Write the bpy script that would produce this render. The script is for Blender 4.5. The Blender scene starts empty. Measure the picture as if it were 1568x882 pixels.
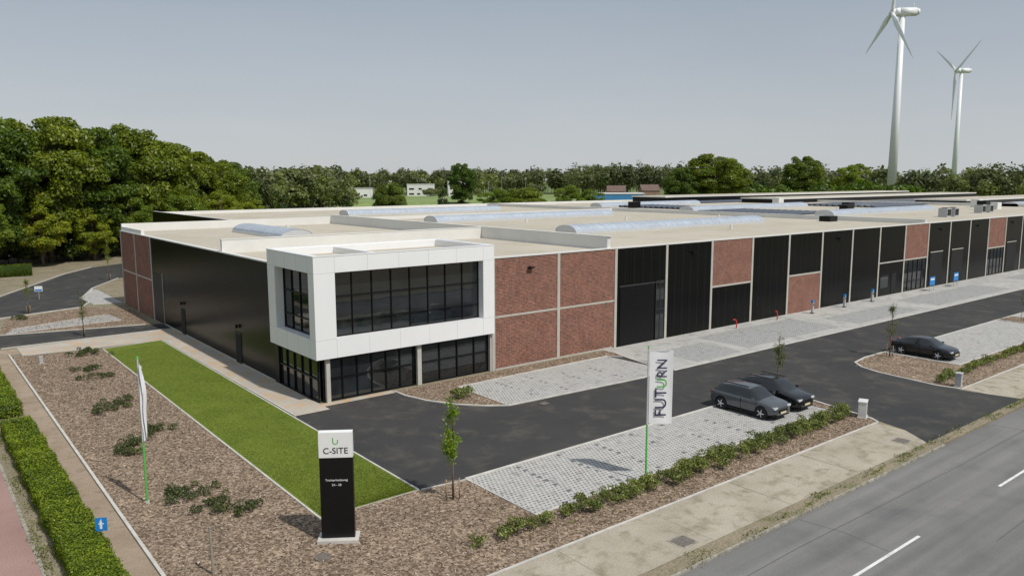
import bpy, math, random
import numpy as np
from mathutils import Matrix, Vector
random.seed(7); rng=np.random.default_rng(7)
scene=bpy.context.scene
# ------------------------------------------------------------------ helpers
def link(o,parent=None):
    scene.collection.objects.link(o)
    if parent is not None: o.parent=parent
    return o
def empty(name,loc=(0,0,0),rot=0):
    e=bpy.data.objects.new(name,None); e.empty_display_size=0.5
    e.location=loc; e.rotation_euler=(0,0,rot); return link(e)
class MB:
    def __init__(s): s.v=[];s.f=[];s.m=[]
    def poly(s,pts,m=0):
        b=len(s.v); s.v+= [tuple(p) for p in pts]; s.f.append(tuple(range(b,b+len(pts)))); s.m.append(m)
    def flat(s,pts,z,m=0):
        a=sum(pts[i][0]*pts[(i+1)%len(pts)][1]-pts[(i+1)%len(pts)][0]*pts[i][1] for i in range(len(pts)))
        if a<0: pts=pts[::-1]
        s.poly([(x,y,z) for x,y in pts],m)
    def box(s,x0,x1,y0,y1,z0,z1,m=0):
        b=len(s.v)
        s.v+=[(x0,y0,z0),(x1,y0,z0),(x1,y1,z0),(x0,y1,z0),(x0,y0,z1),(x1,y0,z1),(x1,y1,z1),(x0,y1,z1)]
        for f in ((0,3,2,1),(4,5,6,7),(0,1,5,4),(1,2,6,5),(2,3,7,6),(3,0,4,7)):
            s.f.append(tuple(b+i for i in f)); s.m.append(m)
    def cyl(s,p0,p1,r0,r1,n=12,m=0,caps=True):
        p0=Vector(p0);p1=Vector(p1);d=(p1-p0).normalized()
        a=d.orthogonal().normalized();c=d.cross(a);b=len(s.v)
        for p,r in ((p0,r0),(p1,r1)):
            for i in range(n):
                t=2*math.pi*i/n; s.v.append(tuple(p+a*(math.cos(t)*r)+c*(math.sin(t)*r)))
        for i in range(n):
            j=(i+1)%n; s.f.append((b+i,b+j,b+n+j,b+n+i)); s.m.append(m)
        if caps:
            s.f.append(tuple(b+i for i in range(n))[::-1]); s.m.append(m)
            s.f.append(tuple(b+n+i for i in range(n))); s.m.append(m)
    def strip(s,pts,w,z0,z1,m=0):
        n=len(pts);L=[];Rr=[]
        for i in range(n):
            a=Vector(pts[max(i-1,0)]);c=Vector(pts[min(i+1,n-1)]);t=(c-a).normalized()
            nn=Vector((-t.y,t.x))*w/2;p=Vector(pts[i]);L.append(p+nn);Rr.append(p-nn)
        for i in range(n-1):
            a,b_,c,d=L[i],Rr[i],Rr[i+1],L[i+1]
            s.poly([(b_.x,b_.y,z1),(c.x,c.y,z1),(d.x,d.y,z1),(a.x,a.y,z1)],m)
            s.poly([(b_.x,b_.y,z0),(c.x,c.y,z0),(c.x,c.y,z1),(b_.x,b_.y,z1)],m)
            s.poly([(d.x,d.y,z0),(a.x,a.y,z0),(a.x,a.y,z1),(d.x,d.y,z1)],m)
        for P,Q in ((L[0],Rr[0]),(Rr[-1],L[-1])):
            s.poly([(P.x,P.y,z0),(Q.x,Q.y,z0),(Q.x,Q.y,z1),(P.x,P.y,z1)],m)
    def build(s,name,mats,parent=None,smooth=False,bevel=0):
        me=bpy.data.meshes.new(name); me.from_pydata(s.v,[],s.f); 
        for m in mats: me.materials.append(m)
        me.polygons.foreach_set('material_index',s.m)
        if smooth: me.polygons.foreach_set('use_smooth',[True]*len(s.f))
        me.update(); o=bpy.data.objects.new(name,me); link(o,parent)
        if bevel:
            b=o.modifiers.new('bevel','BEVEL'); b.width=bevel; b.segments=2; b.limit_method='ANGLE'
        return o
def quads_mesh(name,V,mi,mats,extra=None):
    n=len(V)//4; me=bpy.data.meshes.new(name)
    ev,ef,em=([],[],[]) if extra is None else (extra.v,extra.f,extra.m)
    nv=len(V)+len(ev); allv=np.vstack([V,np.array(ev).reshape(-1,3)]) if len(ev) else V
    lens=[4]*n+[len(f) for f in ef]; loops=list(range(4*n))
    for f in ef: loops+= [i+4*n for i in f]
    me.vertices.add(nv); me.vertices.foreach_set('co',allv.astype(np.float32).ravel())
    me.loops.add(len(loops)); me.loops.foreach_set('vertex_index',np.array(loops,dtype=np.int32))
    st=np.concatenate([[0],np.cumsum(lens)[:-1]]).astype(np.int32)
    me.polygons.add(len(lens)); me.polygons.foreach_set('loop_start',st); me.polygons.foreach_set('loop_total',np.array(lens,dtype=np.int32))
    for m in mats: me.materials.append(m)
    me.polygons.foreach_set('material_index',np.array(list(mi)+list(em),dtype=np.int32))
    me.update(calc_edges=True); me.validate(); return me
# ------------------------------------------------------------------ materials
def newmat(name):
    m=bpy.data.materials.new(name); m.use_nodes=True; nt=m.node_tree
    return m,nt,nt.nodes['Principled BSDF']
def N(nt,t,**k):
    n=nt.nodes.new(t)
    for a,b in k.items(): setattr(n,a,b)
    return n
def coord(nt): return N(nt,'ShaderNodeTexCoord').outputs['Object']
def noise(nt,vec,scale,detail=4,rough=.6):
    n=N(nt,'ShaderNodeTexNoise'); n.inputs['Scale'].default_value=scale; n.inputs['Detail'].default_value=detail; n.inputs['Roughness'].default_value=rough
    nt.links.new(vec,n.inputs['Vector']); return n.outputs['Fac']
def ramp(nt,fac,stops):
    r=N(nt,'ShaderNodeValToRGB'); e=r.color_ramp.elements
    e[0].position=stops[0][0]; e[0].color=(*stops[0][1],1); e[1].position=stops[-1][0]; e[1].color=(*stops[-1][1],1)
    for p,c in stops[1:-1]:
        x=e.new(p); x.color=(*c,1)
    nt.links.new(fac,r.inputs['Fac']); return r.outputs['Color']
def mix(nt,fac,a,b,bt='MIX'):
    m=N(nt,'ShaderNodeMix',data_type='RGBA',blend_type=bt)
    if isinstance(fac,(int,float)): m.inputs[0].default_value=fac
    else: nt.links.new(fac,m.inputs[0])
    for i,x in ((6,a),(7,b)):
        if isinstance(x,tuple): m.inputs[i].default_value=(*x,1)
        else: nt.links.new(x,m.inputs[i])
    return m.outputs[2]
def mth(nt,op,a,b=None,c=None):
    m=N(nt,'ShaderNodeMath',operation=op)
    for i,x in enumerate((a,b,c)):
        if x is None: continue
        if isinstance(x,(int,float)): m.inputs[i].default_value=x
        else: nt.links.new(x,m.inputs[i])
    return m.outputs[0]
def bump(nt,p,h,strength,dist):
    b=N(nt,'ShaderNodeBump'); b.inputs['Strength'].default_value=strength; b.inputs['Distance'].default_value=dist
    nt.links.new(h,b.inputs['Height']); nt.links.new(b.outputs[0],p.inputs['Normal'])
def ground_mat(name,c1,c2,big=.25,fine=12,rough=.9,bstr=.4,bd=.02,stain=None,sthr=(.5,.7),fa=.35,stretch=None):
    m,nt,p=newmat(name); v=coord(nt)
    nb=noise(nt,v,big,5); base=ramp(nt,nb,[(.3,c1),(.7,c2)])
    nf=noise(nt,v,fine,3,.7); f=ramp(nt,nf,[(.3,(1-fa,)*3),(.7,(1+fa,)*3)])
    col=mix(nt,1.0,base,f,'MULTIPLY')
    if stain:
        ns=noise(nt,v,big*3.1,6,.65); s=ramp(nt,ns,[(sthr[0],(0,0,0)),(sthr[1],(1,1,1))]); col=mix(nt,s,col,stain)
    if stretch:
        mp=N(nt,'ShaderNodeMapping'); mp.inputs['Scale'].default_value=stretch; nt.links.new(v,mp.inputs[0]); n3=noise(nt,mp.outputs[0],1,4)
        col=mix(nt,1.0,col,ramp(nt,n3,[(.35,(.82,.82,.82)),(.65,(1.14,1.13,1.12))]),'MULTIPLY')
    nt.links.new(col,p.inputs['Base Color']); p.inputs['Roughness'].default_value=rough; p.inputs['Specular IOR Level'].default_value=.25
    bump(nt,p,nf,bstr,bd); return m
def plain(name,c,rough=.5,metal=0,var=.12,scale=2.0,spec=.5,bstr=0):
    m,nt,p=newmat(name); v=coord(nt); n=noise(nt,v,scale,4)
    r=ramp(nt,n,[(.3,tuple(x*(1-var) for x in c)),(.7,tuple(x*(1+var) for x in c))])
    nt.links.new(r,p.inputs['Base Color']); p.inputs['Roughness'].default_value=rough; p.inputs['Metallic'].default_value=metal
    p.inputs['Specular IOR Level'].default_value=spec
    if bstr: bump(nt,p,n,bstr,.02)
    return m
def leafmat(name,c1,c2,c3,transl=.3,nscale=.35,ov=1.0):
    m=bpy.data.materials.new(name); m.use_nodes=True; nt=m.node_tree; nt.nodes.clear()
    g=N(nt,'ShaderNodeNewGeometry'); a=ramp(nt,g.outputs['Random Per Island'],[(0,c1),(.55,c2),(1,c3)])
    n=noise(nt,coord(nt),nscale,3); b=ramp(nt,n,[(.3,(.6,.64,.62)),(.7,(1.38,1.28,1.05))])
    col=mix(nt,1.0,a,b,'MULTIPLY')
    oi=N(nt,'ShaderNodeObjectInfo'); o=ramp(nt,oi.outputs['Random'],[(0,(.72,.80,.80)),(.5,(1,1,1)),(1,(1.5,1.25,.9))]); col=mix(nt,ov,col,o,'MULTIPLY')
    d=N(nt,'ShaderNodeBsdfDiffuse'); t=N(nt,'ShaderNodeBsdfTranslucent'); gl=N(nt,'ShaderNodeBsdfGlossy'); gl.inputs['Roughness'].default_value=.45
    gl.inputs['Color'].default_value=(.5,.5,.5,1)
    nt.links.new(col,d.inputs['Color']); nt.links.new(mix(nt,1.0,col,(1.35,1.4,.6),'MULTIPLY'),t.inputs['Color'])
    mx=N(nt,'ShaderNodeMixShader'); mx.inputs[0].default_value=transl; nt.links.new(d.outputs[0],mx.inputs[1]); nt.links.new(t.outputs[0],mx.inputs[2])
    m2=N(nt,'ShaderNodeMixShader'); m2.inputs[0].default_value=.04; nt.links.new(mx.outputs[0],m2.inputs[1]); nt.links.new(gl.outputs[0],m2.inputs[2])
    out=N(nt,'ShaderNodeOutputMaterial'); nt.links.new(m2.outputs[0],out.inputs[0]); return m
def brick_mat(name,axis):
    m,nt,p=newmat(name); v=coord(nt); sx=N(nt,'ShaderNodeSeparateXYZ'); nt.links.new(v,sx.inputs[0]); cb=N(nt,'ShaderNodeCombineXYZ')
    nt.links.new(sx.outputs[axis],cb.inputs[0]); nt.links.new(sx.outputs[2],cb.inputs[1])
    b=N(nt,'ShaderNodeTexBrick'); b.inputs['Scale'].default_value=1; b.inputs['Brick Width'].default_value=.30; b.inputs['Row Height'].default_value=.10
    b.inputs['Mortar Size'].default_value=.012; b.inputs['Color1'].default_value=(.265,.092,.060,1); b.inputs['Color2'].default_value=(.15,.054,.040,1)
    b.inputs['Mortar'].default_value=(.32,.26,.21,1); nt.links.new(cb.outputs[0],b.inputs['Vector'])
    n=noise(nt,v,.9,5); r=ramp(nt,n,[(.3,(.86,.84,.84)),(.7,(1.16,1.16,1.14))])
    mp=N(nt,'ShaderNodeMapping'); mp.inputs['Scale'].default_value=(3.5,3.5,10); nt.links.new(v,mp.inputs[0]); n2=noise(nt,mp.outputs[0],1,2,.8); r2=ramp(nt,n2,[(.35,(.66,.66,.67)),(.65,(1.28,1.28,1.28))])
    c=mix(nt,1.0,b.outputs['Color'],r,'MULTIPLY'); c=mix(nt,1.0,c,r2,'MULTIPLY')
    nt.links.new(c,p.inputs['Base Color']); p.inputs['Roughness'].default_value=.9; p.inputs['Specular IOR Level'].default_value=.15; bump(nt,p,b.outputs['Fac'],-.4,.01); return m
def clad_mat(name,axis):
    m,nt,p=newmat(name); v=coord(nt); sx=N(nt,'ShaderNodeSeparateXYZ'); nt.links.new(v,sx.inputs[0])
    t=mth(nt,'FRACT',mth(nt,'MULTIPLY',sx.outputs[axis],1/.33)); h=mth(nt,'LESS_THAN',t,.25)
    seam=mth(nt,'LESS_THAN',mth(nt,'FRACT',mth(nt,'MULTIPLY',sx.outputs[axis],1/1.0)),.035)
    n=noise(nt,v,.5,4); r=ramp(nt,n,[(.3,(.0035,.0038,.004)),(.7,(.0060,.0063,.0066))])
    c=mix(nt,h,r,(.0015,.0015,.0015)); c=mix(nt,seam,c,(.018,.018,.019))
    nt.links.new(c,p.inputs['Base Color']); p.inputs['Roughness'].default_value=.25; p.inputs['Specular IOR Level'].default_value=.16
    bump(nt,p,h,-.15,.01); return m
def paver_mat(name,light,dark,pitch=.24,hole=.42):
    m,nt,p=newmat(name); v=coord(nt); sx=N(nt,'ShaderNodeSeparateXYZ'); nt.links.new(v,sx.inputs[0])
    X=mth(nt,'DIVIDE',sx.outputs[0],pitch); Y=mth(nt,'DIVIDE',sx.outputs[1],pitch)
    row=mth(nt,'FLOOR',Y); off=mth(nt,'MULTIPLY',mth(nt,'MODULO',row,2),.5); X=mth(nt,'ADD',X,off)
    fx=mth(nt,'LESS_THAN',mth(nt,'FRACT',X),hole); fy=mth(nt,'LESS_THAN',mth(nt,'FRACT',Y),hole); h=mth(nt,'MULTIPLY',fx,fy)
    n1=noise(nt,v,.6,5); wear=ramp(nt,n1,[(.32,(.5,.5,.5)),(.62,(1,1,1))]); hh=mth(nt,'MULTIPLY',h,wear)
    n2=noise(nt,v,3.0,4,.7); lc=ramp(nt,n2,[(.3,tuple(x*.8 for x in light)),(.7,tuple(x*1.15 for x in light))])
    vo=N(nt,'ShaderNodeTexVoronoi'); vo.inputs['Scale'].default_value=1/.26; nt.links.new(v,vo.inputs['Vector'])
    ds=N(nt,'ShaderNodeSeparateColor'); nt.links.new(vo.outputs['Color'],ds.inputs[0])
    dk=mth(nt,'GREATER_THAN',ds.outputs[0],.92); lc=mix(nt,mth(nt,'MULTIPLY',dk,.3),lc,(.12,.12,.12))
    nt.links.new(mix(nt,hh,lc,dark),p.inputs['Base Color']); p.inputs['Roughness'].default_value=.9; p.inputs['Specular IOR Level'].default_value=.2
    bump(nt,p,h,-.4,.02); return m
def mulch_mat():
    m,nt,p=newmat('bark_mulch'); v=coord(nt)
    vo=N(nt,'ShaderNodeTexVoronoi'); vo.inputs['Scale'].default_value=10; nt.links.new(v,vo.inputs['Vector'])
    ds=N(nt,'ShaderNodeSeparateColor'); nt.links.new(vo.outputs['Color'],ds.inputs[0])
    a=ramp(nt,ds.outputs[0],[(0,(.12,.088,.060)),(.5,(.23,.172,.125)),(1,(.37,.29,.22))])
    n=noise(nt,v,.7,5); b=ramp(nt,n,[(.3,(.8,.79,.78)),(.7,(1.2,1.18,1.15))])
    n3=noise(nt,v,5,4,.7); b3=ramp(nt,n3,[(.35,(.75,.75,.75)),(.65,(1.25,1.25,1.25))])
    nt.links.new(mix(nt,1.0,mix(nt,1.0,a,b,'MULTIPLY'),b3,'MULTIPLY'),p.inputs['Base Color']); p.inputs['Roughness'].default_value=.95; p.inputs['Specular IOR Level'].default_value=.1
    bump(nt,p,ds.outputs[1],.5,.03); return m
def glassmat(name,c=(.012,.015,.017),rough=.03,ior=1.75):
    m,nt,p=newmat(name); n=noise(nt,coord(nt),.6,3); r=ramp(nt,n,[(.3,tuple(x*.6 for x in c)),(.7,tuple(x*1.8 for x in c))])
    nt.links.new(r,p.inputs['Base Color']); p.inputs['Roughness'].default_value=rough; p.inputs['IOR'].default_value=ior
    n2=noise(nt,coord(nt),.9,1); bump(nt,p,n2,.05,.05); return m
def randmat(name,cols,rough=.9):
    m,nt,p=newmat(name); g=N(nt,'ShaderNodeNewGeometry'); k=len(cols)
    nt.links.new(ramp(nt,g.outputs['Random Per Island'],[(i/(k-1),c) for i,c in enumerate(cols)]),p.inputs['Base Color']); p.inputs['Roughness'].default_value=rough; p.inputs['Specular IOR Level'].default_value=.15; return m

M_field=ground_mat('field_grass',(.095,.135,.04),(.16,.195,.065),.012,.5,fa=.25)
M_meadow=ground_mat('meadow_grass',(.16,.22,.07),(.22,.28,.105),.012,.3,fa=.15)
M_verge=ground_mat('verge_soil_grass',(.20,.17,.115),(.28,.235,.165),.35,9,stain=(.10,.13,.04),sthr=(.55,.72))
M_lawn=ground_mat('lawn_grass',(.098,.142,.014),(.140,.182,.022),.45,9,bstr=.7,bd=.04,fa=.28,stain=(.18,.19,.04),sthr=(.52,.85))
M_asph=ground_mat('dark_asphalt',(.038,.038,.039),(.056,.054,.052),.18,30,rough=.85,bstr=.3,bd=.01,stain=(.105,.094,.080),sthr=(.50,.80),fa=.25)
M_road=ground_mat('road_asphalt',(.165,.163,.159),(.21,.205,.198),.12,24,bstr=.3,bd=.01,stain=(.148,.146,.143),sthr=(.5,.7),fa=.2,stretch=(.03,1.1,1))
M_conc=ground_mat('sidewalk_concrete',(.32,.28,.215),(.43,.385,.31),.35,14,stain=(.25,.22,.155),sthr=(.50,.66),fa=.2)
M_path=ground_mat('sand_path',(.27,.205,.145),(.36,.285,.215),.5,14,stain=(.15,.14,.08),sthr=(.55,.75),fa=.2)
M_cpath=ground_mat('paving_slabs',(.38,.35,.30),(.48,.45,.40),.3,8,stain=(.50,.34,.19),sthr=(.45,.68),fa=.12)
M_red=ground_mat('red_cycle_asphalt',(.28,.175,.15),(.35,.23,.20),.3,20,fa=.2)
M_pad=ground_mat('light_paving',(.38,.37,.35),(.47,.46,.43),.3,7,stain=(.31,.30,.28),sthr=(.5,.65),fa=.12)
M_kerb=plain('concrete_kerb',(.52,.50,.46),.85,0,.15,1.5,.3)
M_kerbd=ground_mat('weathered_kerb',(.24,.22,.18),(.38,.36,.31),1.2,8,stain=(.13,.13,.07),sthr=(.5,.7))
M_paver=paver_mat('grass_pavers',(.44,.43,.41),(.09,.088,.08),.21,.45)
M_paver2=paver_mat('grey_pavers',(.35,.35,.34),(.13,.13,.13),.3,.35)
M_mulch=mulch_mat()
M_paint=ground_mat('road_paint',(.62,.62,.6),(.75,.75,.73),1.2,9,stain=(.3,.3,.29),sthr=(.55,.8),fa=.12)
M_white=plain('white_composite',(.82,.82,.82),.35,0,.02,.6)
M_seam=plain('panel_seam',(.35,.35,.35),.7)
M_brickX=brick_mat('brick_front',0); M_brickY=brick_mat('brick_side',1)
M_cladX=clad_mat('black_cladding_front',0); M_cladY=clad_mat('black_cladding_side',1)
M_col=plain('precast_concrete',(.46,.44,.39),.85,0,.1,1.2)
M_roof=ground_mat('roof_membrane',(.43,.39,.315),(.50,.455,.375),.08,3,stain=(.37,.33,.26),sthr=(.52,.75),fa=.06,bstr=.1)
M_cope=plain('parapet_coping',(.68,.67,.64),.6,0,.06,.5)
M_fire=plain('parapet_white',(.70,.69,.66),.7,0,.05,.4)
M_glass=glassmat('dark_glass'); M_black=plain('black_metal',(.006,.006,.007),.35,0,.2,3,.25)
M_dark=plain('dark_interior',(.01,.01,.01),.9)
M_poly=plain('polycarbonate_skylight',(.40,.45,.52),.25,0,.12,.8); M_alu=plain('aluminium',(.6,.62,.64),.4,.3,.05)
M_solar=plain('solar_panel',(.008,.008,.02),.2,0,.3,.8); M_grey=plain('grey_unit',(.42,.43,.43),.6,0,.1)
M_sign=plain('white_sign_face',(.8,.8,.79),.4,0,.02); M_green=plain('green_paint',(.10,.45,.08),.4,0,.05); M_navy=plain('navy_print',(.03,.02,.07),.6,0,.05)
M_blk=plain('black_sign_face',(.006,.006,.007),.35,0,.1,2,.3); M_blue=plain('blue_plate',(.02,.22,.60),.4,0,.05); M_redp=plain('red_plastic',(.55,.03,.02),.5,0,.1)
M_bark=plain('bark',(.17,.13,.10),.95,0,.35,3,.1,.5); M_stake=plain('stake_wood',(.3,.22,.14),.9)
M_leafA=leafmat('leaves_oak',(.055,.100,.013),(.120,.185,.022),(.21,.28,.042),.42)
M_leafB=leafmat('leaves_bright',(.11,.17,.016),(.19,.27,.028),(.29,.36,.055),.42)
M_leafD=leafmat('leaves_dark',(.025,.052,.012),(.050,.090,.018),(.085,.13,.028),.25)
M_leafF=leafmat('leaves_distant_hazed',(.085,.112,.055),(.128,.156,.075),(.185,.205,.10),.35,.02,0)  # pale bluish haze of distance is mixed into these leaf colours
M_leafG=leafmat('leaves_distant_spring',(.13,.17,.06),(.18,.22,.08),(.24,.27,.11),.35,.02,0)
M_leafH=leafmat('hedge_leaves',(.08,.13,.010),(.16,.23,.016),(.25,.32,.03),.25,.8,0)
M_leafS=leafmat('shrub_leaves',(.035,.055,.018),(.07,.10,.032),(.15,.16,.07),.2,.8,0)
M_leafL=leafmat('laurel_leaves',(.07,.105,.025),(.15,.19,.045),(.32,.34,.14),.25,.9,0)

# ------------------------------------------------------------------ ground
def sheet(name,polys,z,mat):
    b=MB()
    for p in polys: b.flat(p,z)
    return b.build(name,[mat])
def rect(x0,x1,y0,y1): return [(x0,y0),(x1,y0),(x1,y1),(x0,y1)]
sheet('ground',[rect(-3000,4000,-3000,4000)],-.15,M_field)
b=MB(); b.box(-18.3,330,-26.1,140,-.2,-.012); b.build('site_ground',[M_verge])
sheet('main_road',[rect(-400,500,-33.8,-26.1)],-.12,M_road)
sheet('side_road',[rect(-26,-18.3,-26.1,300)],-.12,M_road)
b=MB()
for k in range(-20,20):
    x=5.2+k*12.6
    b.flat(rect(x,x+5.0,-29.98,-29.86),-.116)
b.build('centre_line_marking',[M_paint])
b=MB()
b.box(-16.1,21.4,-26.2,-26.08,-.2,-.03); b.box(33.2,240,-26.2,-26.08,-.2,-.03); b.box(-400,500,-34.0,-33.8,-.2,0)
b.build('road_kerb',[M_kerbd])
sheet('far_verge',[rect(-400,500,-60,-34.0)],-.02,M_verge)
b=MB()
for (pts) in ([(-20,-27.6),(-5,-27.75),(6,-27.6),(19,-27.8),(40,-27.65),(70,-27.7)],[(8,-26.3),(8.3,-28),(8.1,-29.8)],[(27,-26.3),(27.3,-28.2),(27,-31),(27.2,-33.7)],[(12,-31.9),(30,-31.8),(60,-32)]): b.strip(pts,.035,-.13,-.1165)
b.build('tar_seams',[plain('tar',(.10,.10,.10),.6)])
sheet('sidewalk',[[(-16,-25.45),(21.2,-25.5),(22.0,-24.6),(22.0,-22.45),(-16,-22.45)],[(33.0,-22.45),(33.0,-25.5),(240,-25.5),(240,-22.45)]],0.0,M_conc)
b=MB()
for k in range(-3,5):
    x=-.8+k*5.06+random.uniform(-.6,.6)
    b.flat([(x,-25.45),(x+.02,-25.45),(x+.02+random.uniform(-.1,.1),-22.45),(x,-22.45)],.003)
for k in range(0,30): b.flat(rect(35+k*4.0,35.025+k*4.0,-25.5,-22.45),.003)
b.build('sidewalk_joints',[plain('joint_dirt',(.2,.175,.13),.95)])
sheet('lot_asphalt',[rect(-2.35,240,-14.9,-.3),
   [(23.6,-14.9),(33.9,-14.9),(33.2,-17),(32.6,-21),(32.8,-23),(33.4,-25.5),(20.9,-25.5),(22.1,-23.8),(22.6,-21.8),(23.4,-17)],
   [(-13,30.2),(0,30.6),(0,33.6),(-1.5,34),(-13,36.5)],
   [(-18.3,46.5),(-11.5,46.3),(-4,49),(-1.5,58),(-.4,64),(4.5,73),(13,80),(13,96),(4.5,90),(-.2,82.9),(-9.9,62.9),(-18.3,61)]],0.002,M_asph)
b=MB(); b.poly([(20.9,-25.5,.002),(20.3,-26.1,-.117),(34,-26.1,-.117),(33.4,-25.5,.002)]); b.build('entrance_ramp',[M_asph])
sheet('loading_pad',[[(22.7,-7.75),(240,-8.4),(240,-.05),(23.4,-.05)]],.006,M_pad)
sheet('paver_pad',[rect(26,31.5,-7.2,-3.2),rect(33,47,-6.6,-1.6),rect(49.5,62,-7.0,-3.5),rect(66,86,-7.0,-2.6),rect(96,130,-7,-2.5)],.010,M_paver2)
front_park=[(8.5,-2.05),(22.2,-1.8),(22.4,-5.8),(21.5,-7.2),(19.6,-7.75),(8.5,-7.2)]
sheet('paver_parking',[rect(0,22.3,-19.75,-14.95),front_park,rect(39.5,61.3,-19.6,-14.25),rect(64.5,88,-19.6,-14.25),
   [(-12,36.9),(-2.6,38.0),(-3,42.0),(-5.1,41.5),(-11.3,38.9)],[(-2.7,50),(0,49.7),(0,62),(-.5,64),(-3,56)]],.012,M_paver)
b=MB()
for x in (2.6,5.1,7.6,10.1,12.6,15.1,17.6,20.05): 
    for k in range(9):
        if random.random()<.75: y=-19.4+k*.5+random.uniform(-.08,.08); b.flat(rect(x+random.uniform(-.05,.05),x+.2,y,y+.2),.016)
for x in (11,13.5,16,18.5): 
    for k in range(9):
        if random.random()<.7: y=-6.8+k*.5; b.flat(rect(x,x+.2,y,y+.2),.016)
b.build('bay_divider_stones',[plain('dark_paver',(.13,.13,.13),.9,0,.2)])
sheet('building_path',[rect(-2.1,0,-1.3,30.4),rect(0,4.8,-.6,-.02),[(-12,26.3),(-2.1,25.8),(-2.1,29.9),(-12,29.4)]],.014,M_cpath)
bedA=[(-12.8,26.2),(-6.8,25.1),(-6.8,-14.7),(-2.35,-14.7),(-.05,-15.1),(-.05,-19.8),(22.35,-19.8),(22.35,-15.0),(23.5,-15.0),(23.3,-17.5),(22.5,-21.8),(22.2,-22.3),(-12.8,-22.3)]
bedB=[(4.9,-.35),(4.9,-1.6),(5.3,-3.2),(6.2,-5),(7.4,-6.4),(8.45,-7.15),(8.45,-2.0),(22.25,-1.75),(23.0,-2.6),(23.35,-1.5),(23.35,-.35)]
bedC=[(33.7,-15.5),(34.6,-14.6),(36.7,-14.25),(39.45,-14.25),(39.45,-19.65),(61.35,-19.65),(61.35,-14.25),(64.45,-14.25),(64.45,-19.65),(150,-19.65),(150,-22.3),(32.9,-22.3),(32.6,-21),(33.1,-17)]
bedD=[(-12.6,36.7),(-1.0,34.3),(-.3,44),(-3,48),(-11,46)]
sheet('mulch_bed',[bedA],.018,M_mulch); sheet('mulch_bed',[bedB],.018,M_mulch); sheet('mulch_bed',[bedC],.018,M_mulch); sheet('mulch_bed',[bedD],.008,M_mulch)
b=MB(); b.flat([(-6.72,24.85),(-2.15,25.65),(-2.35,-14.62),(-6.75,-14.62)],.035); lawn=b.build('lawn',[M_lawn])
b=MB()
def E(pts,w=.11,h=.06): b.strip(pts,w,-.05,h)
E([(-2.15,25.7),(-6.76,24.9),(-6.8,-14.68),(-2.3,-14.68),(-2.25,25.6)],.09,.055)
E([(-2.2,-14.75),(-.03,-15.0),(-.03,-19.75),(22.35,-19.75)],.09); E([(-.03,-14.92),(22.4,-14.92),(23.55,-14.92),(23.35,-17.5),(22.55,-21.8),(22.2,-22.35)],.14)
E([(4.85,-.3),(4.85,-1.6),(5.25,-3.25),(6.15,-5.05),(7.35,-6.45),(8.5,-7.25),(19.6,-7.85),(21.6,-7.3),(22.5,-5.8),(23.05,-2.7),(23.4,-1.5),(23.4,-.3)],.14)
E([(8.47,-7.2),(8.47,-2.0),(22.2,-1.78),(22.9,-2.7)],.1); E([(22.7,-7.8),(240,-8.45)],.16,.03)
E([(39.4,-14.2),(36.7,-14.2),(34.6,-14.55),(33.65,-15.5),(33.05,-17),(32.55,-21),(32.85,-22.35)],.14)
E([(39.4,-14.2),(150,-14.2)],.14,.03); E([(39.45,-14.25),(39.45,-19.62),(61.35,-19.62),(61.35,-14.25),(64.45,-14.25),(64.45,-19.62),(150,-19.62)],.1)
E([(-12.8,27),(-12.85,-22.35)],.12,.07); E([(-12.8,-22.38),(22.2,-22.38)],.1,.04); E([(32.9,-22.38),(150,-22.38)],.1,.04)
E([(-2.1,-1.32),(-2.1,25.7),(-12,26.2),(-12,29.5),(-2.1,30.0)],.08,.05); E([(-13,30.1),(0,30.5)],.1); E([(-13,36.6),(-1.4,34.1)],.12)
E([(-12,36.8),(-2.6,37.95),(-3,42.1),(-5.1,41.6),(-11.4,38.95)],.1); E([(-18.3,46.4),(-11.5,46.2),(-4,48.9),(-2.8,52),(-3,56),(-1.2,60),(-.3,64.1),(4.5,73)],.14,.08); E([(0,49.6),(-2.8,50)],.1)
E([(-18.3,61.1),(-10,63),(-.4,83),(4.3,90.2)],.14,.08)
b.build('concrete_edging',[M_kerb])
sheet('sand_footpath',[rect(-13.95,-12.92,-22.4,27.2),[(-13.95,27.2),(-12.0,27.2),(-12,29.4),(-13.95,30)]],-.004,M_path)
sheet('cycle_path',[rect(-18.1,-16.0,-26.0,120)],-.004,M_red)
b=MB(); b.box(-16.0,-15.88,-26,120,-.1,.01); b.build('cycle_path_kerb',[M_kerbd])
b=MB(); b.box(19.7,20.6,-25.0,-24.2,-.02,.008,0); b.box(19.78,20.52,-24.92,-24.28,-.02,.012,1); b.box(2.3,3.2,-25.2,-24.4,-.02,.008,0); b.box(2.38,3.12,-25.12,-24.48,-.02,.012,1)
b.cyl((-8.1,-17.7,0),(-8.1,-17.7,.06),.3,.3,20,1); b.box(10.2,10.7,-8.4,-7.95,-.02,.008,1)
b.build('manhole_cover',[M_kerbd,plain('cast_iron',(.15,.13,.11),.7,0,.3,8)])
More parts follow.
